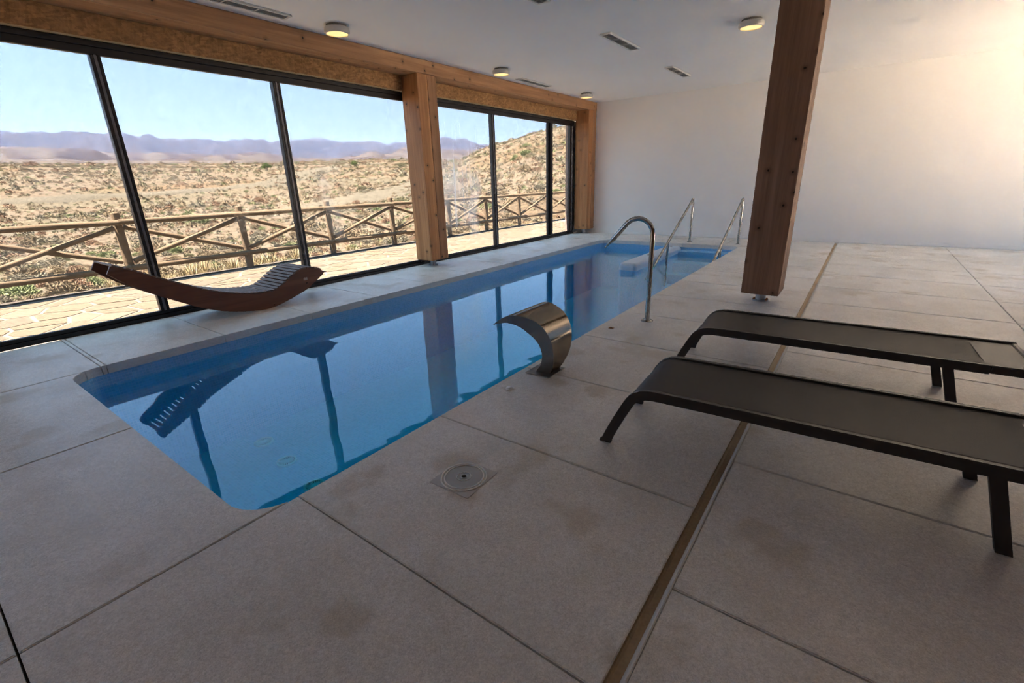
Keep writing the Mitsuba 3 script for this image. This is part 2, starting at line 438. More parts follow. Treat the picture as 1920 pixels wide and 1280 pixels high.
# pool shell, steps, divider
outer, inner = pool_poly.buffer(0.155), pool_poly.buffer(0.008)
ZF = -1.15
shell = join(extrude(outer.difference(inner), ZF - 0.15, -0.079), extrude(inner, ZF - 0.15, ZF))
obj('pool_basin', shell, 'mat_mosaic', kind='structure')
labels['pool_basin'].update(label='long rectangular pool basin lined with small blue mosaic tiles')
st = []
for k, (zt, yf) in enumerate(((-0.125, 10.36), (-0.33, 10.06), (-0.535, 9.76), (-0.74, 9.46), (-0.945, 9.16))):
    st.append(cbox(-3.13, PX1 + 0.007, yf, PY1 - 0.0 if k == 0 else yf + 0.30, ZF, zt, 0.012))
for s_ in st:
    obj('step', s_, 'mat_mosaic', 'pool_basin')

bol = m3.Manifold.batch_hull([m3.Manifold.sphere(0.075, 32).translate([x, y, z]) for x in (-3.40, -3.205) for y in (8.06, 10.55) for z in (-0.125, ZF + 0.08)])
bt = thing('tiled_divider', 'rounded blue mosaic divider rising from the water beside the pool steps', 'pool divider')
obj('body', bol.trim_by_plane([0, 0, -1], 0.183), 'mat_mosaic', bt, smooth=40)
obj('crown', bol.trim_by_plane([0, 0, 1], -0.183), 'mat_mosaic_pale', bt, smooth=40, label='paler top above the water')  # same tiles, colour mixed paler above the waterline
for y in (9.05, 10.38):
    obj('air_nozzle', lathe([(0, 0), (0.028, 0), (0.028, 0.006), (0.02, 0.012), (0, 0.014)], 24, (-3.30, y, -0.051)), 'mat_steel', bt, smooth=30)

# water
nx, ny = 110, 330
wx, wy = np.meshgrid(np.linspace(PX0 - 0.006, PX1 + 0.006, nx), np.linspace(PY0 - 0.006, PY1 + 0.006, ny), indexing='ij')
rip = meshkit.fbm(np.stack([wx * 3.2, wy * 3.2, 0 * wx], -1), 2, 3) - 0.5
edge = np.clip((wx - (PX1 - 0.9)) / 0.9, 0, 1) ** 2
fine = meshkit.noise(np.stack([wx * 13, wy * 13, 0 * wx + 4], -1), 5) - 0.5
wz = ZW + 0.0016 * rip + 0.0007 * (0.15 + edge) * fine
V = np.stack([wx, wy, wz], -1).reshape(-1, 3)
i, j = np.meshgrid(np.arange(nx - 1), np.arange(ny - 1), indexing='ij')
q = (i * ny + j).ravel()
F = np.stack([q, q + ny, q + ny + 1, q + 1], 1)
# trim to the rounded corners
cen = V[F].mean(1)
keep = shapely.contains_xy(pool_poly.buffer(0.03), cen[:, 0], cen[:, 1])
obj('pool_water', (V, F[keep]), 'mat_water', smooth=True, label='still blue pool water mirroring the sky and windows', cat='water')

# ------------------------------------------------------------------ windows
GX = XF - 0.045      # glass plane
ZG0, ZG1 = 0.085, 2.705


def window(n, y0, y1, bars, label):
    t = numbered(f'window_{n}')
    tag(t, label, kind='structure')
    obj('sill_rail', join(cbox(XF - 0.085, XF, y0, y1, 0.0005, 0.045, 0.004), cbox(XF - 0.07, XF - 0.02, y0, y1, 0.045, ZG0, 0.004)), 'mat_frame', t)
    obj('head_rail', join(cbox(XF - 0.085, XF - 0.005, y0, y1, 2.775, 2.831, 0.004), cbox(XF - 0.075, XF - 0.018, y0, y1, ZG1, 2.775, 0.004)), 'mat_frame', t)
    ys = [y0]
    for ya, yb, kind in bars:
        if kind == 'double':
            m = ya + (yb - ya) * 0.5
            f = obj('mullion', join(cbox(XF - 0.085, XF - 0.03, ya, m + 0.02, ZG0, ZG1, 0.004), cbox(XF - 0.045, XF + 0.004, m - 0.02, yb, ZG0, ZG1, 0.004)), 'mat_frame', t)
            obj('pull_handle', cbox(XF + 0.004, XF + 0.02, m, m + 0.025, 1.00, 1.18, 0.004), 'mat_frame', f)
        else:
            w = yb - ya
            f = obj('mullion', join(cbox(XF - 0.085, XF - 0.01, ya, ya + 0.36 * w, ZG0, ZG1, 0.003), cbox(XF - 0.075, XF - 0.02, ya + 0.36 * w, ya + 0.66 * w, ZG0, ZG1, 0.002), cbox(XF - 0.085, XF, ya + 0.66 * w, yb, ZG0, ZG1, 0.003)), 'mat_frame', t)
            obj('cover_strip', cbox(XF - 0.02, XF - 0.004, ya + 0.36 * w, ya + 0.66 * w, ZG0, ZG1, 0.002), 'mat_frame_grey', f, label='grey aluminium strip')
        ys += [ya, yb]
    ys.append(y1)
    for a, b in zip(ys[::2], ys[1::2]):
        if b - a > 0.1:
            obj('pane', ([[GX, a - 0.01, ZG0 - 0.01], [GX, b + 0.01, ZG0 - 0.01], [GX, b + 0.01, ZG1 + 0.01], [GX, a - 0.01, ZG1 + 0.01]], [[0, 1, 2, 3]]), 'mat_glass', t)
    return t


window(1, 0.014, 5.975, [(0.014, 0.10, 's'), (1.80, 1.885, 's'), (3.640, 3.735, 's'), (5.90, 5.975, 's')], 'dark framed sliding window of the bay left of the middle timber column')
w2 = window(2, 5.985, 11.60, [(5.985, 6.06, 's'), (8.15, 8.245, 's'), (10.34, 10.52, 'double'), (11.40, 11.60, 'single')], 'dark framed sliding window of the bay right of the middle timber column')
obj('reveal', cbox(-6.60, XF - 0.0855, 11.46, 11.60, -0.05, 2.857, 0.004), 'mat_reveal', w2, label='brown outer jamb')
obj('wall_left_end', cbox(-6.56, XF - 0.10, 11.605, YEND, 0.0, 2.83, 0.002), 'mat_plaster', kind='structure')

window(3, YBACK + 0.002, 0.012, [(YBACK + 0.002, YBACK + 0.08, 's'), (-1.80, -1.715, 's'), (-0.06, 0.012, 's')], 'dark framed window added in the next bay toward the near end for more daylight')  # glazing carried on into the unseen bay, added to lift the room's daylight
w4 = numbered('window_4'); tag(w4, 'unseen sliding window added in the right-hand wall for more daylight', kind='structure')  # added out of view to bring daylight to the far end
obj('frame', join(*[cbox(XRIGHT + 0.02, XRIGHT + 0.10, y, y + 0.08, 0.0, 3.12, 0.004) for y in (7.0, 8.57, 10.15, 11.72)], *[cbox(XRIGHT + 0.02, XRIGHT + 0.10, 7.08, 11.72, z, z + 0.08, 0.004) for z in (0.001, 3.039)]), 'mat_frame', w4)
for y0, y1 in ((7.07, 8.58), (8.64, 10.16), (10.22, 11.73)):
    X4 = XRIGHT + 0.06
    obj('pane', ([[X4, y0, 0.07], [X4, y1, 0.07], [X4, y1, 3.05], [X4, y0, 3.05]], [[0, 1, 2, 3]]), 'mat_pane', w4)
obj('added_bounce_terrace', cbox(XRIGHT + 0.4, 16, -4, 26, -0.4, -0.06, 0.01), 'mat_bounce_pale', kind='structure')  # added unseen pale ground, bounces sunlight in through the right-hand window

# ------------------------------------------------------------------ timber
t = thing('timber_beam', 'long knotty wooden beam running under the white ceiling above the windows', 'beam')
scene[t] = mikit.ply(cbox(XB - 0.38, XB, YBACK, YEND - 0.004, 3.053, CEIL - 0.0005, 0.006), 'mat_wood_y')
for nm, y0, y1 in (('left bay', 0.379, 5.775), ('right bay', 6.197, 11.589), ('near bay', YBACK + 0.002, -0.035)):
    t = thing('strand_panel', 'brown strand board fascia over the window of the ' + nm, 'panel')
    obj('board', cbox(-6.554, XF + 0.062, y0, y1, 2.838, 3.0525, 0.002), 'mat_osb', t)
    obj('edge', cbox(-6.554, XF + 0.062, y0, y1, 2.832, 2.838, 0.001), 'mat_osb_underlit', t, label='pale lower edge, terrace light put into its colour')


def column(x0, x1, y0, y1, ztop, label, foot=(0.5, 0.5), rust=False):
    t = thing('timber_column', label, 'column')
    m = y0 + 0.53 * (y1 - y0)
    obj('lamination', cbox(x0, x1, y0, m - 0.0008, 0.116, ztop, 0.006), 'mat_wood_shaded' if rust else 'mat_wood_z', t)  # the rust flag also picks the wood darkened for dim light
    obj('lamination', cbox(x0, x1, m + 0.0008, y1, 0.116, ztop, 0.006), 'mat_wood_shaded' if rust else 'mat_wood_z2', t)
    cx, cy = x0 + foot[0] * (x1 - x0), y0 + foot[1] * (y1 - y0)
    f = obj('steel_foot', join(lathe([(0, 0), (0.085, 0), (0.085, 0.012), (0.055, 0.014), (0.055, 0.100), (0, 0.100)], 32, (cx, cy, 0.001)), cbox(cx - 0.13, cx + 0.13, cy - 0.13, cy + 0.13, 0.101, 0.1155, 0.003)), 'mat_galv', t, smooth=30)
    for sx, sy in ((-1, -1), (1, -1), (1, 1), (-1, 1)):
        obj('bolt', lathe([(0, 0), (0.013, 0), (0.013, 0.012), (0, 0.014)], 6, (cx + sx * 0.066, cy + sy * 0.030, 0.013)), 'mat_rust' if rust else 'mat_galv', f)


column(XB - 0.38, XB, 5.776, 6.196, 3.0525, 'square timber column in the middle of the windows, hung on a steel foot')
column(XB - 0.38, XB, 11.59, 11.998, 3.0525, 'timber column in the far corner against the white end wall')
column(XB - 0.38, XB, -0.034, 0.378, 3.0525, 'timber column at the near end of the window wall, beyond the rocking lounger')
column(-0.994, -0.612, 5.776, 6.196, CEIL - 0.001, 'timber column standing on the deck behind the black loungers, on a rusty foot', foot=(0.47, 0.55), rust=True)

# ------------------------------------------------------------------ ceiling lights and vents
LAMPS = [((-5.57, 4.09), 'round ceiling light nearest the camera along the window beam'), ((-5.50, 7.30), 'round ceiling light above the middle of the window wall, second along the beam'),
         ((-5.56, 10.58), 'round ceiling light in the far corner, smallest of the row along the beam'), ((-1.56, 7.37), 'round ceiling light alone on the right side of the ceiling')]
LAMPS += [((-5.57, 0.85), 'round ceiling light above the near end of the pool'), ((-1.57, 4.1), 'round ceiling light above the deck in front of the right column'), ((-1.57, 0.85), 'round ceiling light above the near deck')]
base = mikit.ply(lathe([(0, 0), (0.118, 0), (0.118, -0.03), (0, -0.03)], 40), 'mat_vent_back', smooth=30)
ring = mikit.ply(lathe([(0.128, -0.094), (0.142, -0.090), (0.150, -0.075), (0.150, -0.036), (0.143, -0.028), (0.09, -0.026), (0.09, -0.030), (0.128, -0.034)], 48), 'mat_lamp_body', smooth=30)
disc = lathe([(0, -0.0925), (0.06, -0.0915), (0.11, -0.089), (0.128, -0.085), (0.128, -0.040), (0, -0.040)], 48)
disc.fix_normals()
LAMP_RADIANCE = (0.37, 0.235, 0.085)
diff = mikit.ply(disc, 'mat_lamp_glass', smooth=30)
diff['emitter'] = {'type': 'area', 'radiance': rgb(*LAMP_RADIANCE)}
for (x, y), lab in LAMPS:
    t = thing('ceiling_light', lab, 'ceiling light', 'round ceiling lights')
    M = T().translate([x, y, CEIL - 0.0005])
    obj('mounting_plate', base, None, t, at=M)
    obj('housing', ring, None, t, at=M)
    obj('diffuser', diff, None, t, at=M)

fr_ = join(cbox(-0.085, -0.062, -0.53, 0.53, -0.022, -0.0005, 0.003), cbox(0.062, 0.085, -0.53, 0.53, -0.022, -0.0005, 0.003), cbox(-0.062, 0.062, -0.53, -0.505, -0.022, -0.0005, 0.003), cbox(-0.062, 0.062, 0.505, 0.53, -0.022, -0.0005, 0.003),
          cbox(-0.062, 0.062, -0.178, -0.166, -0.020, -0.002, 0.002), cbox(-0.062, 0.062, 0.166, 0.178, -0.020, -0.002, 0.002))
fr_ = mikit.ply(fr_, 'mat_vent_white')
back_ = mikit.ply(cbox(-0.066, 0.066, -0.51, 0.51, -0.004, -0.0008, 0.0005), 'mat_vent_back')
sl = cbox(-0.009, 0.009, -0.164, 0.164, -0.001, 0.001, 0.0004)
sl.apply_transform(trimesh.transformations.rotation_matrix(math.radians(35), [0, 1, 0]))
sl = mikit.ply(sl, 'mat_vent_slat')
for (x, y), lab in (((-3.225, 7.14), 'long white ceiling vent in the middle of the ceiling, left of the right-hand ceiling light'), ((-3.245, 9.77), 'farthest ceiling vent, near the white end wall'), ((-3.215, 4.56), 'ceiling vent cut by the top edge of the photo'),
                    ((-5.735, 8.70), 'ceiling vent close to the window beam, between the second and third lights'), ((-5.70, 3.02), 'ceiling vent close to the window beam in the upper left corner')):
    t = thing('ceiling_vent', lab, 'vent', 'slotted ceiling vents')
    M = T().translate([x, y, CEIL])
    obj('frame', fr_, None, t, at=M)
    obj('backing', back_, None, t, at=M)
    for c in range(3):
        for k in range(7):
            obj('slat', sl, None, t, at=T().translate([x - 0.051 + 0.017 * k, y + (c - 1) * 0.343, CEIL - 0.0125]))

# ------------------------------------------------------------------ steel pool fittings
t = thing('water_spout', 'tall chrome swan-neck water spout bent over the pool edge', 'water spout')
bx_, by_ = -1.626, 4.533
R = 0.155
path = [(bx_, by_, z) for z in np.linspace(0.005, 0.868, 10)]
for a in np.linspace(0, math.radians(138), 26)[1:]:
    path.append((bx_ - R + R * math.cos(a), by_, 0.868 + R * math.sin(a)))
e = np.array(path[-1]); dv = np.array([-math.sin(math.radians(138)), 0, math.cos(math.radians(138))])
for s in np.linspace(0.03, 0.20, 6):
    path.append(tuple(e + dv * s))
obj('pipe', tube(path, 0.0235, 28), 'mat_steel', t, smooth=40)
p0 = np.array(path[-1])
obj('collar', tube([p0 - dv * 0.004, p0 + dv * 0.008], 0.0252, 28), 'mat_steel', t, smooth=40)
hull = []
for s, ry, rz in ((0.008, 0.0235, 0.0235), (0.04, 0.026, 0.019), (0.09, 0.031, 0.010), (0.135, 0.034, 0.0035)):
    c = p0 + dv * s
    nn = np.array([dv[2], 0, -dv[0]])
    hull.append([c + ry * math.sin(a) * np.array([0, 1, 0]) + rz * math.cos(a) * nn for a in np.linspace(0, 2 * np.pi, 24, endpoint=False)])
H_ = np.array(hull).reshape(-1, 3)
F_ = []
for i_ in range(3):
    for j_ in range(24):
        k_ = (j_ + 1) % 24
        F_.append([i_ * 24 + j_, i_ * 24 + k_, (i_ + 1) * 24 + k_, (i_ + 1) * 24 + j_])
obj('flat_nozzle', (H_, F_), 'mat_steel', t, smooth=True, label='flattened chrome nozzle tip')
obj('flange', lathe([(0, 0.0005), (0.062, 0.0005), (0.062, 0.006), (0.055, 0.011), (0.030, 0.014), (0.026, 0.022), (0.0, 0.022)], 40, (bx_, by_, 0)), 'mat_steel', t, smooth=35)


def handrail(x, ypost, ystop, zlow, ylow, ysup, label):
    t = thing('handrail', label, 'handrail', 'steel handrails at the pool steps')
    top = 0.945
    p = [(x, ypost, z) for z in np.linspace(0.004, top - 0.06, 8)]
    # tight bend at the top, then straight down into the water
    d = np.array([0, ylow - ystop, zlow - (top - 0.01)]); d /= np.linalg.norm(d)
    b0, b1, b2 = np.array([x, ypost, top - 0.06]), np.array([x, ypost - 0.01, top + 0.01]), np.array([x, ypost, top]) + d * 0.07
    for s in np.linspace(0, 1, 9)[1:]:
        p.append(tuple((1 - s) ** 2 * b0 + 2 * s * (1 - s) * b1 + s * s * b2))
    end = np.array([x, ylow, zlow])
    for s in np.linspace(0, 1, 12)[1:]:
        p.append(tuple(b2 * (1 - s) + end * s))
    obj('rail', tube(p, 0.0240, 18), 'mat_steel', t, smooth=40)
    f = (ysup - b2[1]) / (end[1] - b2[1])
    zs = b2[2] + f * (end[2] - b2[2])
    obj('support', tube([(x, ysup, zs), (x, ysup, 0.5 * (zs + ZF)), (x, ysup, -0.737 if x > -3 else -0.742)], 0.0225, 16), 'mat_steel', t, smooth=40)
    obj('flange', lathe([(0, 0.0005), (0.055, 0.0005), (0.055, 0.005), (0.045, 0.010), (0.024, 0.014), (0, 0.014)], 32, (x, ypost, 0)), 'mat_steel', t, smooth=35)


handrail(-3.085, 10.99, 10.99, -0.40, 8.42, 9.50, 'left steel handrail sloping into the water beside the mosaic divider')
handrail(-2.07, 10.97, 10.97, -0.40, 8.40, 9.43, 'right steel handrail sloping into the pool at the deck edge')

# cobra waterfall
t = thing('cascade_fountain', 'curved polished steel cobra waterfall fountain on the pool edge', 'fountain')
# side profile (x, z, width): the hood flares towards its lip
outer_ = [(-2.113, 0.385, 0.50), (-2.055, 0.432, 0.495), (-1.992, 0.465, 0.485), (-1.931, 0.477, 0.476), (-1.881, 0.474, 0.44), (-1.830, 0.463, 0.408), (-1.775, 0.442, 0.38), (-1.735, 0.416, 0.36), (-1.700, 0.375, 0.335), (-1.672, 0.32, 0.31), (-1.660, 0.27, 0.29), (-1.658, 0.22, 0.27), (-1.664, 0.155, 0.24), (-1.687, 0.080, 0.19), (-1.728, 0.007, 0.145)]
inner_ = [(-2.113, 0.381, 0.50), (-2.057, 0.402, 0.49), (-1.997, 0.412, 0.475), (-1.947, 0.403, 0.44), (-1.897, 0.381, 0.40), (-1.848, 0.342, 0.36), (-1.800, 0.296, 0.32), (-1.776, 0.245, 0.28), (-1.766, 0.178, 0.24), (-1.781, 0.112, 0.20), (-1.815, 0.046, 0.165), (-1.850, 0.007, 0.145)]


def dense(P, n):
    P = np.array(P)
    s = np.r_[0, np.cumsum(np.linalg.norm(np.diff(P[:, :2], axis=0), axis=1))]
    f = PchipInterpolator(s, P)
    return f(np.linspace(0, s[-1], n))


O, I = dense(outer_, 60), dense(inner_, 60)
n_, YC = len(O), 2.86
V = np.array([(x, YC + sg * w / 2, z) for sg in (-1, 1) for C_ in (O, I) for x, z, w in C_])
obj('outer_sheet', (V, [[k, k + 1, 2 * n_ + k + 1, 2 * n_ + k] for k in range(n_ - 1)]), 'mat_steel_dark', t, smooth=True, label='mirror polished curved hood')
obj('inner_sheet', (V, [[n_ + k, 3 * n_ + k, 3 * n_ + k + 1, n_ + k + 1] for k in range(n_ - 1)]), 'mat_steel_brushed', t, smooth=True)
for o in (0, 2 * n_):
    obj('side_plate', (V, [[o + k, o + n_ + k, o + n_ + k + 1, o + k + 1] for k in range(n_ - 1)]), 'mat_steel_brushed', t, smooth=False, label='dull crescent-shaped side')
obj('base_plate', cbox(-1.905, -1.690, 2.715, 2.965, 0.0005, 0.007, 0.003), 'mat_steel_brushed', t)

# floor fittings
t = thing('skimmer_lid', 'round ringed skimmer lid in a square plate with a dark centre hole', 'skimmer lid')
cx, cy = -1.398, 1.440
obj('frame', cbox(-0.122, 0.122, -0.122, 0.122, 0.0006, 0.0035, 0.001), 'mat_plastic_grey', t, at=T().translate([cx, cy, 0]).rotate([0, 0, 1], 2))
obj('lid', lathe([(0.0, 0.0030), (0.012, 0.0030), (0.013, 0.0062), (0.034, 0.0066), (0.095, 0.0062), (0.096, 0.0036), (0, 0.0036)], 64, (cx, cy, 0)), 'mat_lid', t, smooth=25)
for r0, r1 in ((0.110, 0.117), (0.094, 0.101), (0.033, 0.037), (0.0125, 0.018)):
    obj('ring', lathe([(r0, 0.0036), (r0 + 0.001, 0.0085), (r1 - 0.001, 0.0085), (r1, 0.0036)], 64, (cx, cy, 0)), 'mat_plastic_white', t, smooth=25)
obj('hole', lathe([(0, 0.0040), (0.0125, 0.0040), (0.0125, 0.0036), (0, 0.0036)], 32, (cx, cy, 0)), 'mat_hole', t)
t = thing('air_button', 'small white round push button on the deck in front of the cobra fountain', 'push button')
obj('cap', lathe([(0, 0.013), (0.019, 0.0115), (0.025, 0.008), (0.0255, 0.004), (0, 0.004)], 28, (-1.835, 2.422, 0)), 'mat_plastic_white', t, smooth=40)
obj('rim', lathe([(0, 0.0005), (0.032, 0.0005), (0.032, 0.003), (0.026, 0.005), (0, 0.005)], 28, (-1.835, 2.422, 0)), 'mat_plastic_white', t, smooth=40)
t = thing('floor_plug', 'small dark square plug flush with the deck between the spout and the cobra fountain', 'floor plug')
obj('plate', cbox(-1.855, -1.805, 4.09, 4.13, 0.0005, 0.003, 0.001), 'mat_rust', t)
obj('slot', cbox(-1.842, -1.818, 4.10, 4.12, 0.003, 0.004, 0.0004), 'mat_hole', t)

# pool floor grilles
GR = [((-4.743, 1.895), 'pale round inlet grille on the pool floor, farthest from the near deck'), ((-4.182, 1.838), 'pale round inlet grille on the pool floor, middle of three'), ((-3.587, 1.768), 'round inlet grille on the pool floor partly hidden by the deck edge')]
rim = mikit.ply(lathe([(0.075, 0.0005), (0.095, 0.0005), (0.093, 0.010), (0.077, 0.013), (0.075, 0.010)], 48), 'mat_grille', smooth=40)
bk = mikit.ply(lathe([(0, 0.0005), (0.076, 0.0005), (0.076, 0.003), (0, 0.003)], 48), 'mat_hole', smooth=40)
spk = mikit.ply(cbox(0.014, 0.077, -0.0036, 0.0036, 0.004, 0.011, 0.001), 'mat_grille')
hub = mikit.ply(lathe([(0, 0.003), (0.016, 0.003), (0.016, 0.012), (0, 0.013)], 24), 'mat_grille', smooth=40)
for (x, y), lab in GR:
    t = thing('floor_grille', lab, 'pool grille', 'round grilles on the pool floor')
    M = T().translate([x, y, ZF])
    obj('rim', rim, None, t, at=M)
    obj('backing', bk, None, t, at=M)
    obj('hub', hub, None, t, at=M)
    for k in range(22):
        obj('bar', spk, None, t, at=M @ T().rotate([0, 0, 1], 360 / 22 * k))

# ------------------------------------------------------------------ black sun loungers
def lounger(x, y, rz, label):
    """Origin: the pool-side foot of the near rail, length along +x."""
    t = thing('sun_lounger', label, 'sun lounger', 'black mesh sun loungers')
    M = T().translate([x, y, 0]).rotate([0, 0, 1], rz)
    W, L = 0.58, 1.92
    prof = [(0.0, 0.0), (0.105, 0.235), (0.135, 0.29), (0.165, 0.318), (0.205, 0.334), (0.26, 0.340), (0.60, 0.340), (1.70, 0.340)]
    c = dense(prof, 60)
    tn = np.gradient(c, axis=0); tn /= np.linalg.norm(tn, axis=1, keepdims=True)
    nn = np.stack([-tn[:, 1], tn[:, 0]], 1)
    h = 0.026
    ring_ = np.vstack([c + nn * h, (c - nn * h)[::-1]])
    poly = Polygon(ring_).buffer(0).intersection(sbox(-1, 0.004, 3, 1))
    for k, y0 in enumerate((0.0, W - 0.028)):
        r = obj('side_rail', prism(poly, y0, y0 + 0.028), 'mat_black', t, smooth=25, at=M)
        obj('foot_cap', cbox(-0.034, 0.034, y0 - 0.001, y0 + 0.029, 0.0005, 0.014, 0.004), 'mat_black', r, at=M)
        obj('leg', prism(Polygon([(1.50, 0.33), (1.55, 0.33), (1.64, 0.004), (1.59, 0.004)]), y0, y0 + 0.028), 'mat_black', t, at=M)
    for xx, zz in ((0.40, 0.322), (1.45, 0.322)):
        obj('cross_tube', tube([(xx, 0.02, zz), (xx, W / 2, zz - 0.004), (xx, W - 0.02, zz)], 0.014, 14), 'mat_black', t, smooth=40, at=M)
    # sling: follows the rails over the end curve, sagging a little in the middle
    s0 = np.searchsorted(c[:, 1], 0.245)
    cs = (c + nn * 0.020)[s0:]
    ys = np.linspace(0.026, W - 0.026, 15)
    V = np.array([[(p[0], yy, p[1] - 0.012 * (1 - ((yy - W / 2) / (W / 2)) ** 2) * min(1, max(0, (p[0] - 0.15) / 0.3))) for yy in ys] for p in cs])
    nn_ = len(cs)
    Vf = np.vstack([V.reshape(-1, 3), V.reshape(-1, 3) - [0, 0, 0.003]])
    F = []
    for a in range(nn_ - 1):
        for b in range(14):
            q0 = a * 15 + b
            F.append([q0, q0 + 15, q0 + 16, q0 + 1])
            F.append([q0 + 15 * nn_, q0 + 1 + 15 * nn_, q0 + 16 + 15 * nn_, q0 + 15 + 15 * nn_])
    obj('sling', (Vf, F), 'mat_sling', t, smooth=True, at=M, label='charcoal woven mesh sling')
    for y0 in (0.020, W - 0.036):
        Vp = []
        for p in cs:
            Vp += [(p[0], y0, p[1] + 0.003), (p[0], y0 + 0.016, p[1] + 0.003)]
        obj('piping', tube([(p[0], y0 + 0.008, p[1] + 0.001) for p in cs[::2]], 0.007, 8), 'mat_black', t, smooth=60, at=M)
    # head part
    obj('head_rest', join(cbox(1.70, L, 0.0, 0.028, 0.318, 0.366, 0.006), cbox(1.70, L, W - 0.028, W, 0.318, 0.366, 0.006), cbox(L - 0.03, L, 0.028, W - 0.028, 0.322, 0.362, 0.006), cbox(1.69, L - 0.03, 0.03, W - 0.03, 0.350, 0.354, 0.001)), 'mat_black', t, at=M)


lounger(-0.960, 2.135, 3.0, 'black mesh sun lounger nearest the camera, over the floor gutter')
lounger(-0.985, 3.395, 2.5, 'black mesh sun lounger behind the nearest one, in front of the right column')

# ------------------------------------------------------------------ wooden rocking lounger
t = thing('rocking_lounger', 'dark wooden rocking lounger with slatted S-shaped seat beside the window', 'rocking lounger')
top_ = [(1.30, 0.74), (1.42, 0.69), (1.62, 0.58), (1.85, 0.46), (2.05, 0.36), (2.25, 0.285), (2.45, 0.235), (2.60, 0.212), (2.70, 0.205), (2.78, 0.205), (2.85, 0.222), (2.92, 0.258), (3.00, 0.311), (3.08, 0.356), (3.16, 0.394), (3.22, 0.408), (3.30, 0.407), (3.38, 0.392), (3.45, 0.368), (3.51, 0.330)]
bot_ = [(3.49, 0.300), (3.42, 0.255), (3.33, 0.200), (3.24, 0.148), (3.06, 0.083), (2.90, 0.036), (2.78, 0.010), (2.66, 0.002), (2.54, 0.012), (2.40, 0.035), (2.2, 0.085), (1.98, 0.175), (1.76, 0.30), (1.55, 0.43), (1.36, 0.575), (1.26, 0.67)]
tp = dense(top_, 90)
prof = Polygon(np.vstack([tp, dense(bot_, 70)])).buffer(0)
XN, XR = -5.73, -6.27
for k, x0 in enumerate((XN - 0.03, XR)):
    s_ = obj('side_panel', prism(prof, x0, x0 + 0.03, 'x'), 'mat_rocker', t, smooth=20)
    if k == 0:
        obj('metal_plate', cbox(XN, XN + 0.002, 3.205, 3.255, 0.262, 0.296, 0.0005), 'mat_steel_brushed', s_, label='small pale metal plate')
        for yy, zz in ((3.24, 0.225), (2.765, 0.035)):
            sc = lathe([(0, 0.001), (0.008, 0.001), (0.008, -0.001), (0, -0.001)], 14)
            sc.apply_transform(trimesh.transformations.rotation_matrix(math.pi / 2, [0, 1, 0]))
            sc.apply_translation([XN + 0.001, yy, zz])
            obj('screw', sc, 'mat_hole', s_)
ss = np.r_[0, np.cumsum(np.linalg.norm(np.diff(tp, axis=0), axis=1))]
slm = mikit.ply(cbox(XR - 0.035, XN - 0.002, -0.0205, 0.0205, -0.001, 0.016, 0.003), 'mat_rocker_slat')
pos = 0.03
while pos < ss[-1] - 0.02:
    at_ = lambda q_: np.array([np.interp(q_, ss, tp[:, 0]), np.interp(q_, ss, tp[:, 1])])
    c_, tg = at_(pos), at_(pos + 0.01) - at_(pos - 0.01)
    obj('slat', slm, None, t, at=T().translate([0, c_[0], c_[1] + 0.001]).rotate([1, 0, 0], math.degrees(math.atan2(tg[1], tg[0]))))
    pos += 0.0545
obj('seat_lip', cbox(XR - 0.035, XN + 0.002, 3.500, 3.545, 0.318, 0.330, 0.004), 'mat_rocker', t)
obj('cross_bar', cbox(XR + 0.03, XN - 0.03, 2.62, 2.68, 0.03, 0.12, 0.004), 'mat_rocker', t)

# ================================================================== OUTSIDE
# terrace of crazy paving
XT = -9.53
t = obj('terrace', cbox(XT, -6.62, -4, 26, -0.40, -0.0515, 0.002), 'mat_grout', kind='structure')
tag('terrace', 'sunlit crazy-paved stone terrace between the windows and the fence')
area = sbox(XT + 0.14, -0.6, -6.64, 15.5)
pts = []
for x in np.arange(XT + 0.2, -6.5, 0.40):
    for y in np.arange(-0.6, 15.8, 0.46):
        pts.append((x + rng.uniform(-0.18, 0.18), y + rng.uniform(-0.21, 0.21)))
pts = np.array(pts)
far = np.array([(-100, -100), (100, -100), (100, 100), (-100, 100)])
vor = Voronoi(np.vstack([pts, far]))
stones = []
for k in range(len(pts)):
    reg = vor.regions[vor.point_region[k]]
    if -1 in reg or not reg:
        continue
    g = Polygon(vor.vertices[reg]).intersection(area).buffer(-0.022, join_style=1, quad_segs=1).simplify(0.006)
    if g.is_empty or g.geom_type != 'Polygon' or g.area < 0.01:
        continue
    stones.append((np.hypot(*pts[k]), g))
stones.sort(key=lambda s: s[0])
rest = []
for k, (d, g) in enumerate(stones):
    z = -0.0455 + rng.uniform(-0.002, 0.002)
    m = extrude(g, -0.053, z)
    if k < 290:
        obj('flagstone', m, f'mat_stone_{int(rng.integers(4))}', 'terrace')
    else:
        rest.append(m)
if rest:
    obj('paving', join(rest), 'mat_stone_1', 'terrace', kind='stuff')
kb = thing('edge_shadow_strip', 'low dark strip along the outer edge of the stone terrace, edge shadow put into its colour', 'shadow_strip')  # solid dark strip standing in for the shadow along the terrace edge
scene[kb] = mikit.ply(cbox(XT - 0.10, XT + 0.03, -4, 26, -0.4, -0.028, 0.01), 'mat_edge_shadow')

# wooden fence
t = thing('wooden_fence', 'round-pole wooden fence with crossed braces along the terrace edge', 'fence')
fy = [-1.35, 0.55, 2.42, 4.30, 6.16, 7.93, 9.98, 11.66, 13.45, 15.25, 17.05, 18.85, 20.6, 22.4]
FX = XT - 0.02
for y in fy:
    obj('post', tube([(FX, y, -0.027), (FX, y, 0.5), (FX, y, 1.098), (FX, y, 1.11)], [0.066, 0.064, 0.060, 0.05], 12), 'mat_log', t, smooth=45)


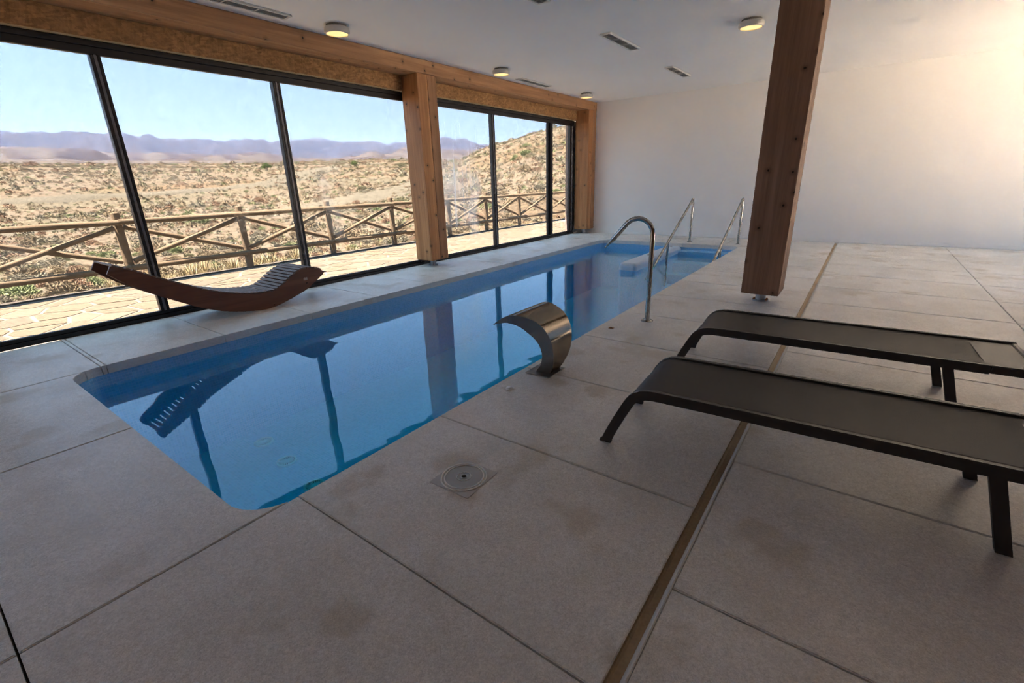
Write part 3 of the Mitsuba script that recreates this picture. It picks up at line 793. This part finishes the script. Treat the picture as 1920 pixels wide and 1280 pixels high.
def pole(a, b, r, name):
    a, b = np.array(a), np.array(b)
    n = 8
    P = [a + (b - a) * s + np.array([0, 0, 0.008 * (meshkit.noise(np.array([[s * 4 + a[1], b[2], 0]]))[0] - 0.5)]) for s in np.linspace(0, 1, n)]
    obj(name, tube(P, r * (1 + 0.08 * np.sin(np.arange(n) * 1.7 + a[1])), 10), 'mat_log', t, smooth=45)


for a, b in zip(fy[:-1], fy[1:]):
    pole((FX + 0.075, a + 0.004, 0.965), (FX + 0.075, b - 0.004, 0.965), 0.046, 'top_rail')
    pole((FX + 0.075, a + 0.004, 0.245), (FX + 0.075, b - 0.004, 0.245), 0.046, 'bottom_rail')
    pole((FX + 0.035, a + 0.07, 0.345), (FX + 0.035, b - 0.07, 0.885), 0.038, 'brace')
    pole((FX - 0.03, a + 0.07, 0.885), (FX - 0.03, b - 0.07, 0.345), 0.038, 'brace')

# ------------------------------------------------------------------ hills: heights set by bearing (degrees left of +y) and distance
AZ = np.array([8, 20, 29, 34, 38, 43, 48, 52, 64, 80, 100, 130], float)
RR = np.array([16, 25, 50, 80, 110, 160, 220, 320, 450, 620], float)
EL = np.array([
    [-4.2, 0.2, 3.8, 6.0, 7.4, 7.7, 7.2, 6, 4, 2],
    [-4.2, 0.0, 3.6, 5.8, 7.2, 7.5, 7.0, 6, 4, 2],
    [-4.6, -1.0, 2.7, 4.5, 5.65, 5.75, 5, 4, 2, 1],
    [-4.7, -1.4, 2.0, 3.7, 4.75, 4.75, 4, 3, 2, 1],
    [-4.9, -2.1, 1.0, 2.6, 3.6, 4.05, 3.6, 3, 2, 1],
    [-5.3, -3.2, -0.6, 0.9, 1.8, 2.3, 2.3, 2.2, 2, 1.4],
    [-5.6, -3.9, -1.6, 0.06, 1.0, 1.9, 2.3, 2.55, 2.2, 1.6],
    [-5.9, -4.4, -2.1, -0.7, 0.6, 1.75, 2.3, 2.70, 2.4, 1.8],
    [-6.5, -5.0, -2.84, -1.2, 0.24, 1.5, 2.05, 2.45, 2.5, 2.0],
    [-6.7, -5.1, -2.95, -1.4, 0.0, 1.3, 2.0, 2.45, 2.5, 2.0],
    [-6.8, -5.2, -3.0, -1.5, -0.2, 1.2, 2.0, 2.5, 2.5, 2.0],
    [-6.8, -5.2, -3.0, -1.5, -0.2, 1.2, 2.0, 2.5, 2.5, 2.0]])
el_rows = [PchipInterpolator(AZ, EL[:, k]) for k in range(len(RR))]


def hill_z(az, r):
    """Ground height at bearing az (degrees) and distance r from the room's origin; arrays."""
    az, r = np.atleast_1d(np.asarray(az, float)), np.atleast_1d(np.asarray(r, float))
    out = np.empty(r.shape)
    azc = np.clip(az, AZ[0], AZ[-1])
    E_ = np.stack([f(azc) for f in el_rows], -1)
    r0 = 9.62 / np.sin(np.radians(np.clip(azc, 14, 166)))
    for k in range(len(r)):
        el0 = math.degrees(math.atan((-0.16 - 1.4) / r0[k]))
        m = RR > 1.25 * r0[k]
        xs, ys = np.r_[math.log(r0[k]), np.log(RR[m])], np.r_[el0, np.maximum(E_[k][m], el0 + 0.05)]
        out[k] = np.interp(math.log(r[k]), xs, ys)
    return 1.4 + r * np.tan(np.radians(out))


na, nr = 300, 240
az_g = np.linspace(15, 128, na)
tt = np.linspace(0, 1, nr)
Vt = np.zeros((na, nr, 3))
for k, a in enumerate(az_g):
    r0 = 9.60 / math.sin(math.radians(a))
    r = r0 * (620 / r0) ** tt
    z = hill_z(np.full(nr, a), r)
    # soften the table's corners
    z2 = np.convolve(np.r_[[z[0]] * 4, z, [z[-1]] * 4], np.ones(9) / 9, 'valid')
    Vt[k, :, 0], Vt[k, :, 1], Vt[k, :, 2] = -r * math.sin(math.radians(a)), r * math.cos(math.radians(a)), z2
amp = np.clip((np.linalg.norm(Vt[..., :2], axis=-1) - 11) / 40, 0, 1)
Vt[..., 2] += amp * 1.5 * (meshkit.fbm(Vt * [0.05, 0.05, 0], 4, 2) - 0.5) + np.clip(amp * 3, 0.05, 1) * 0.13 * (meshkit.fbm(Vt * [0.6, 0.6, 0], 3, 8) - 0.5)
i, j = np.meshgrid(np.arange(na - 1), np.arange(nr - 1), indexing='ij')
q = (i * nr + j).ravel()
Ft = np.stack([q, q + nr, q + nr + 1, q + 1], 1)
obj('hillside', (Vt.reshape(-1, 3), Ft[:, ::-1]), 'mat_ground', smooth=True, label='dry scrub-covered hillside rising behind the wooden fence', cat='hillside')
from scipy.interpolate import RegularGridInterpolator
_zi = RegularGridInterpolator((az_g, tt), Vt[..., 2], bounds_error=False, fill_value=None)


def ground(x, y):
    x, y = np.atleast_1d(x).astype(float), np.atleast_1d(y).astype(float)
    a, r = np.degrees(np.arctan2(-x, y)), np.hypot(x, y)
    r0 = 9.60 / np.sin(np.radians(a))
    return _zi(np.stack([a, np.log(r / r0) / np.log(620 / r0)], -1))


def pol(az, r):
    return np.array([-r * math.sin(math.radians(az)), r * math.cos(math.radians(az))])


def ribbon(pts, widths, lift=0.12):
    P = dense([pol(a, r) for a, r in pts], 70)
    Wd = np.interp(np.linspace(0, 1, 70), np.linspace(0, 1, len(widths)), widths)
    tn = np.gradient(P, axis=0); tn /= np.linalg.norm(tn, axis=1, keepdims=True)
    nn = np.stack([-tn[:, 1], tn[:, 0]], 1)
    V, m = [], 9
    for k in range(70):
        for s in np.linspace(-1, 1, m):
            w_ = Wd[k] * (0.75 + 0.5 * meshkit.noise(np.array([[k * 0.5, 3.0 * (s > 0), widths[0]]]))[0])
            p = P[k] + nn[k] * s * w_ / 2
            V.append((p[0], p[1], ground(p[0], p[1])[0] + lift * (1 - s ** 4) - 0.02 * abs(s)))
    F = [[k * m + s, k * m + s + 1, (k + 1) * m + s + 1, (k + 1) * m + s] for k in range(69) for s in range(m - 1)]
    mm = trimesh.Trimesh(np.array(V), np.vstack([[f[0], f[1], f[2]] for f in F] + [[f[0], f[2], f[3]] for f in F]), process=False)
    if mm.face_normals[:, 2].mean() < 0:
        mm.invert()
    return mm


obj('dirt_track', ribbon([(92, 47), (75, 49), (64.3, 50), (60, 54), (55, 60), (52, 63), (49.5, 70), (47.5, 82), (45.5, 92)], [7, 7, 8, 8, 10, 16, 18, 15, 10]), 'mat_track', smooth=True, label='pale gravel track just beyond the fence, climbing behind the middle column', cat='dirt track')
obj('dirt_track', ribbon([(92, 96), (75, 104), (63.7, 112), (59.4, 150), (55, 190), (51, 215)], [9, 9, 12, 12, 12, 8], 0.2), 'mat_track', smooth=True, label='upper yellowish dirt track crossing the slope at the far left', cat='dirt track')


# ------------------------------------------------------------------ bushes
def clump(seed, n=500, leaf=0.09, flat=0.75, lobes=1):
    """A shrub as a cloud of small leaves on rounded lobes: unit width, standing on z = 0."""
    r = np.random.default_rng(seed)
    cen = [(np.array([0, 0, 0.20]), 0.36)] + [(np.array([r.uniform(-0.30, 0.30), r.uniform(-0.30, 0.30), r.uniform(0.08, 0.36)]), r.uniform(0.16, 0.28)) for _ in range(lobes - 1)]
    wts = np.array([rad ** 2 for _, rad in cen]); wts /= wts.sum()
    k = r.choice(len(cen), size=n, p=wts)
    c = np.array([cen[i_][0] for i_ in k]); rad = np.array([cen[i_][1] for i_ in k])[:, None]
    d = r.normal(size=(n, 3)); d[:, 2] = np.abs(d[:, 2]) * 1.0 - 0.25; d /= np.linalg.norm(d, axis=1, keepdims=True)
    o = (c + d * rad * r.uniform(0.45, 1.08, (n, 1)) ** 0.6) * [1, 1, flat]
    o[:, 2] = np.maximum(o[:, 2], 0.0)
    a = r.normal(size=(n, 3)); a /= np.linalg.norm(a, axis=1, keepdims=True)
    u = d * 0.6 + r.normal(size=(n, 3)) * 0.5 + [0, 0, 0.45]; u /= np.linalg.norm(u, axis=1, keepdims=True)
    s_ = leaf * r.uniform(0.5, 1.15, (n, 1))
    V = np.stack([o - a * s_ * 0.34, o + a * s_ * 0.34, o + u * s_], 1).reshape(-1, 3)
    return trimesh.Trimesh(V, np.arange(3 * n).reshape(-1, 3), process=False)


def tuft(seed, n=46):
    r = np.random.default_rng(seed)
    V, F = [], []
    for k in range(n):
        a = r.uniform(0, 2 * np.pi); lean = r.uniform(0.05, 0.55); h = r.uniform(0.45, 1.0)
        b = np.array([math.cos(a), math.sin(a), 0]) * r.uniform(0, 0.16)
        d = np.array([math.cos(a) * lean, math.sin(a) * lean, 1.0]) * h
        s = np.array([-math.sin(a), math.cos(a), 0]) * 0.016
        mid = b + d * 0.55 - np.array([math.cos(a), math.sin(a), 0]) * 0.05 * h
        o = len(V)
        V += [b - s, b + s, mid + s * 0.8, mid - s * 0.8, b + d]
        F += [[o, o + 1, o + 2], [o, o + 2, o + 3], [o + 3, o + 2, o + 4]]
    return trimesh.Trimesh(np.array(V), np.array(F), process=False)


KINDS = {'dry': ('dry brown scrub bush on the sunlit slope beyond the fence', 0.34), 'grey': ('grey-green scrub bush on the sunlit slope beyond the fence', 0.27), 'olive': ('olive green bush on the sunlit slope beyond the fence', 0.15),
         'rust': ('reddish brown dry bush on the sunlit slope beyond the fence', 0.16), 'green': ('fresh green bush on the sunlit slope beyond the fence', 0.08)}
protos = {k: [mikit.ply(clump(10 * i_ + s, n=1100, leaf=0.075, lobes=2 + s), 'mat_bush_' + k) for s in range(3)] for i_, k in enumerate(KINDS)}
low = {k: clump(200 + i_, n=84, leaf=0.21) for i_, k in enumerate(KINDS)}
names, w_ = list(KINDS), np.array([KINDS[k][1] for k in KINDS])
w_ /= w_.sum()
spots = []
while len(spots) < 17000:
    a = rng.uniform(18, 92)
    r0 = 9.9 / math.sin(math.radians(a))
    r = r0 * (330 / r0) ** rng.uniform(0.0, 1) if rng.random() < 0.75 else rng.uniform(r0, 330)
    p = pol(a, r)
    if p[0] > XT - 0.55:
        continue
    # keep the pale tracks mostly clear
    if 44 < a < 93 and abs(r - np.interp(a, [45.5, 47.5, 49.5, 52, 55, 60, 64.3, 75, 92], [92, 82, 70, 63, 60, 54, 50, 49, 47])) < np.interp(a, [45, 52, 60, 92], [6, 8, 4.5, 4]):
        continue
    if 50 < a < 93 and abs(r - np.interp(a, [51, 55, 59.4, 63.7, 75, 92], [215, 190, 150, 112, 104, 96])) < 6:
        continue
    if r < 45 and rng.random() < 0.72 - 0.5 * max(0, (r - 20) / 25):
        continue
    size = 0.22 * rng.lognormal(0, 0.45) * (1 + r / 75)
    k = names[int(rng.choice(len(names), p=w_))]
    spots.append((size / r, a, r, size, k))
spots.sort(key=lambda s: -s[0])
per, bulk = {k: 0 for k in names}, {k: [] for k in names}
for _, a, r, s, k in spots:
    p = pol(a, r)
    z = ground(p[0], p[1])[0]
    rot = rng.uniform(0, 360)
    sx, sz = s * rng.uniform(0.85, 1.25), s * rng.uniform(0.75, 1.15)
    if per[k] < 58:
        per[k] += 1
        key = numbered('scrub_bush')
        scene[key] = {**protos[k][int(rng.integers(3))], 'to_world': T().translate([p[0], p[1], z - 0.04 * s]).rotate([0, 0, 1], rot).scale([sx, s, sz])}
        tag(key, KINDS[k][0], 'bush', k + ' scrub bushes on the slope')
    else:
        m = low[k].copy()
        m.apply_transform(np.array((T().translate([p[0], p[1], z - 0.04 * s]).rotate([0, 0, 1], rot).scale([sx, s, sz])).matrix))
        bulk[k].append(m)
for k in names:
    if bulk[k]:
        obj('distant_scrub', join(bulk[k]), 'mat_bush_' + k, label=f'far {k} scrub dotted over the hills beyond the fence', cat='scrub', kind='stuff')

# straw grass tufts along the terrace edge, thick at the lower left
gt = [mikit.ply(tuft(s), 'mat_bush_straw') for s in range(3)]
for n_t in range(90):
    y = 2.3 + 1.9 * abs(rng.normal()) if n_t < 34 else rng.uniform(2, 19)
    x = XT - 0.22 - abs(rng.normal()) * 0.45
    s = rng.uniform(0.22, 0.42) if n_t < 34 else rng.uniform(0.14, 0.28)
    key = numbered('grass_tuft')
    scene[key] = {**gt[int(rng.integers(3))], 'to_world': T().translate([x, y, ground(x, y)[0] - 0.01]).rotate([0, 0, 1], rng.uniform(0, 360)).scale([s, s, s])}
    tag(key, 'tuft of dry straw-coloured grass at the foot of the wooden fence', 'grass', 'straw tufts along the fence')
for n_t in range(26):   # low grey-brown cushions just behind the dark edge strip
    y = rng.uniform(3.4, 17)
    x = XT - 0.32 - abs(rng.normal()) * 0.35
    s = rng.uniform(0.22, 0.42)
    key = numbered('cushion_bush')
    scene[key] = {**protos['dry' if n_t % 3 else 'rust'][n_t % 3], 'to_world': T().translate([x, y, ground(x, y)[0] - 0.02]).rotate([0, 0, 1], rng.uniform(0, 360)).scale([s, s, 0.8 * s])}
    tag(key, 'low dry cushion bush just behind the fence at the terrace edge', 'bush', 'cushion bushes along the fence')


def tree(name, az, r, s, mat, label, cat, trunk=True):
    p = pol(az, r)
    z = ground(p[0], p[1])[0]
    t = thing(name, label, cat)
    c = clump(int(az * 10), n=2600, leaf=0.075, flat=1.0 if trunk else 0.7, lobes=8)
    M = T().translate([p[0], p[1], z + (0.18 * s if trunk else -0.05 * s)]).scale([s, s, s])
    obj('crown', mikit.ply(c, mat), None, t, at=M)
    if trunk:
        obj('trunk', tube([(p[0], p[1], z - 0.2), (p[0], p[1], z + 0.22 * s), (p[0] + 0.05 * s, p[1], z + 0.45 * s)], [0.05 * s, 0.04 * s, 0.025 * s], 8), 'mat_trunk', t, smooth=40)


tree('lone_tree', 53.7, 175, 2.7, 'mat_bush_tree', 'lone round green tree on the slope left of the middle column', 'tree')
tree('slope_tree', 62.4, 190, 3.2, 'mat_bush_tree', 'green tree on the orange mound at the far left of the view', 'tree')
tree('green_thicket', 34.4, 66, 2.0, 'mat_bush_green', 'large fresh green bush on the right-hand hillside seen through the right pane', 'bush', False)
tree('green_shrub', 35.6, 62, 1.5, 'mat_bush_green', 'smaller green bush below the large one on the right-hand hillside', 'bush', False)
tree('blue_green_shrub', 38.9, 30, 0.9, 'mat_bush_grey', 'grey-green rounded shrub behind the fence in the right pane', 'bush', False)
tree('pale_shrub', 33.0, 27, 0.8, 'mat_bush_grey', 'pale feathery shrub behind the fence top rail near the right end of the window', 'bush', False)


# ------------------------------------------------------------------ plain and mountains
def range_mesh(az0, az1, r_mid, depth, el_pts, base, seed, rough, n=420, m=56):
    az = np.linspace(az0, az1, n)
    el = PchipInterpolator(*np.array(el_pts, float).T)(np.clip(az, el_pts[0][0], el_pts[-1][0]))
    el = el + 0.16 * (meshkit.fbm(np.stack([az * 0.55, 0 * az, 0 * az], 1), 4, seed) - 0.5)
    top = 1.4 + r_mid * np.tan(np.radians(el))
    V = np.zeros((n, m, 3))
    f = np.linspace(-1, 1, m)
    for k in range(n):
        r = r_mid + f * depth
        shape = (1 - np.abs(f)) ** 0.85
        p = np.stack([-r * math.sin(math.radians(az[k])), r * math.cos(math.radians(az[k]))], 1)
        q_ = np.stack([p[:, 0], p[:, 1], 0 * f], 1) / (0.30 * depth)
        ridge = 1 - 2 * np.abs(meshkit.fbm(q_, 5, seed) - 0.5) * 2.2      # spurs and gullies
        h = base + (top[k] - base) * shape + rough * (top[k] - base) * (ridge - 0.62) * np.minimum(1, 3.2 * np.abs(f)) * (1 - np.abs(f))
        V[k] = np.c_[p, h]
    i, j = np.meshgrid(np.arange(n - 1), np.arange(m - 1), indexing='ij')
    q = (i * m + j).ravel()
    return V.reshape(-1, 3), np.stack([q, q + 1, q + m + 1, q + m], 1)


obj('mountain_range', range_mesh(15, 120, 3600, 1500, [(15, 4.4), (30, 3.9), (36, 3.6), (39.7, 3.85), (42.6, 4.63), (46, 4.45), (48, 4.39), (50, 4.25), (52, 4.5), (55, 4.45), (57.4, 4.95), (59.3, 4.5), (61, 4.3), (63, 4.45), (67, 4.3), (75, 4.8), (90, 4.4), (120, 4.6)], 60, 3, 0.9), 'mat_mountain', smooth=True, label='long hazy blue-grey mountain range on the horizon', cat='mountain')
obj('foothill', range_mesh(15, 120, 1500, 520, [(15, 3.4), (42, 3.5), (46, 3.65), (48.5, 3.75), (50, 3.3), (51.5, 3.65), (53.5, 3.1), (56, 2.85), (59, 2.9), (62, 3.45), (66, 3.3), (80, 3.6), (120, 3.4)], 30, 11, 0.7), 'mat_plain', smooth=True, label='paler rounded foothills in front of the mountain range', cat='hill')
obj('valley_plain', range_mesh(15, 120, 850, 250, [(15, 2.6), (43, 2.5), (47, 2.85), (50, 2.8), (54, 2.65), (58, 2.75), (63, 2.85), (70, 2.8), (120, 2.8)], 20, 17, 0.3), 'mat_plain', smooth=True, label='flat brown and straw-coloured fields below the foothills', cat='field')

# ------------------------------------------------------------------ summer haze over the valley
haze = cbox(-6500, -260, -6500, 6500, -60, 330, 0.5)
scene['haze'] = mikit.ply(haze, {'type': 'null'})
scene['haze']['interior'] = {'type': 'homogeneous', 'sigma_t': {'type': 'rgb', 'value': [0.30e-4, 0.47e-4, 0.95e-4]}, 'albedo': rgb(0.93, 0.94, 0.96), 'phase': {'type': 'hg', 'g': 0.2}}
tag('haze', 'thin blue summer haze lying over the distant valley and mountains', 'haze', kind='stuff')
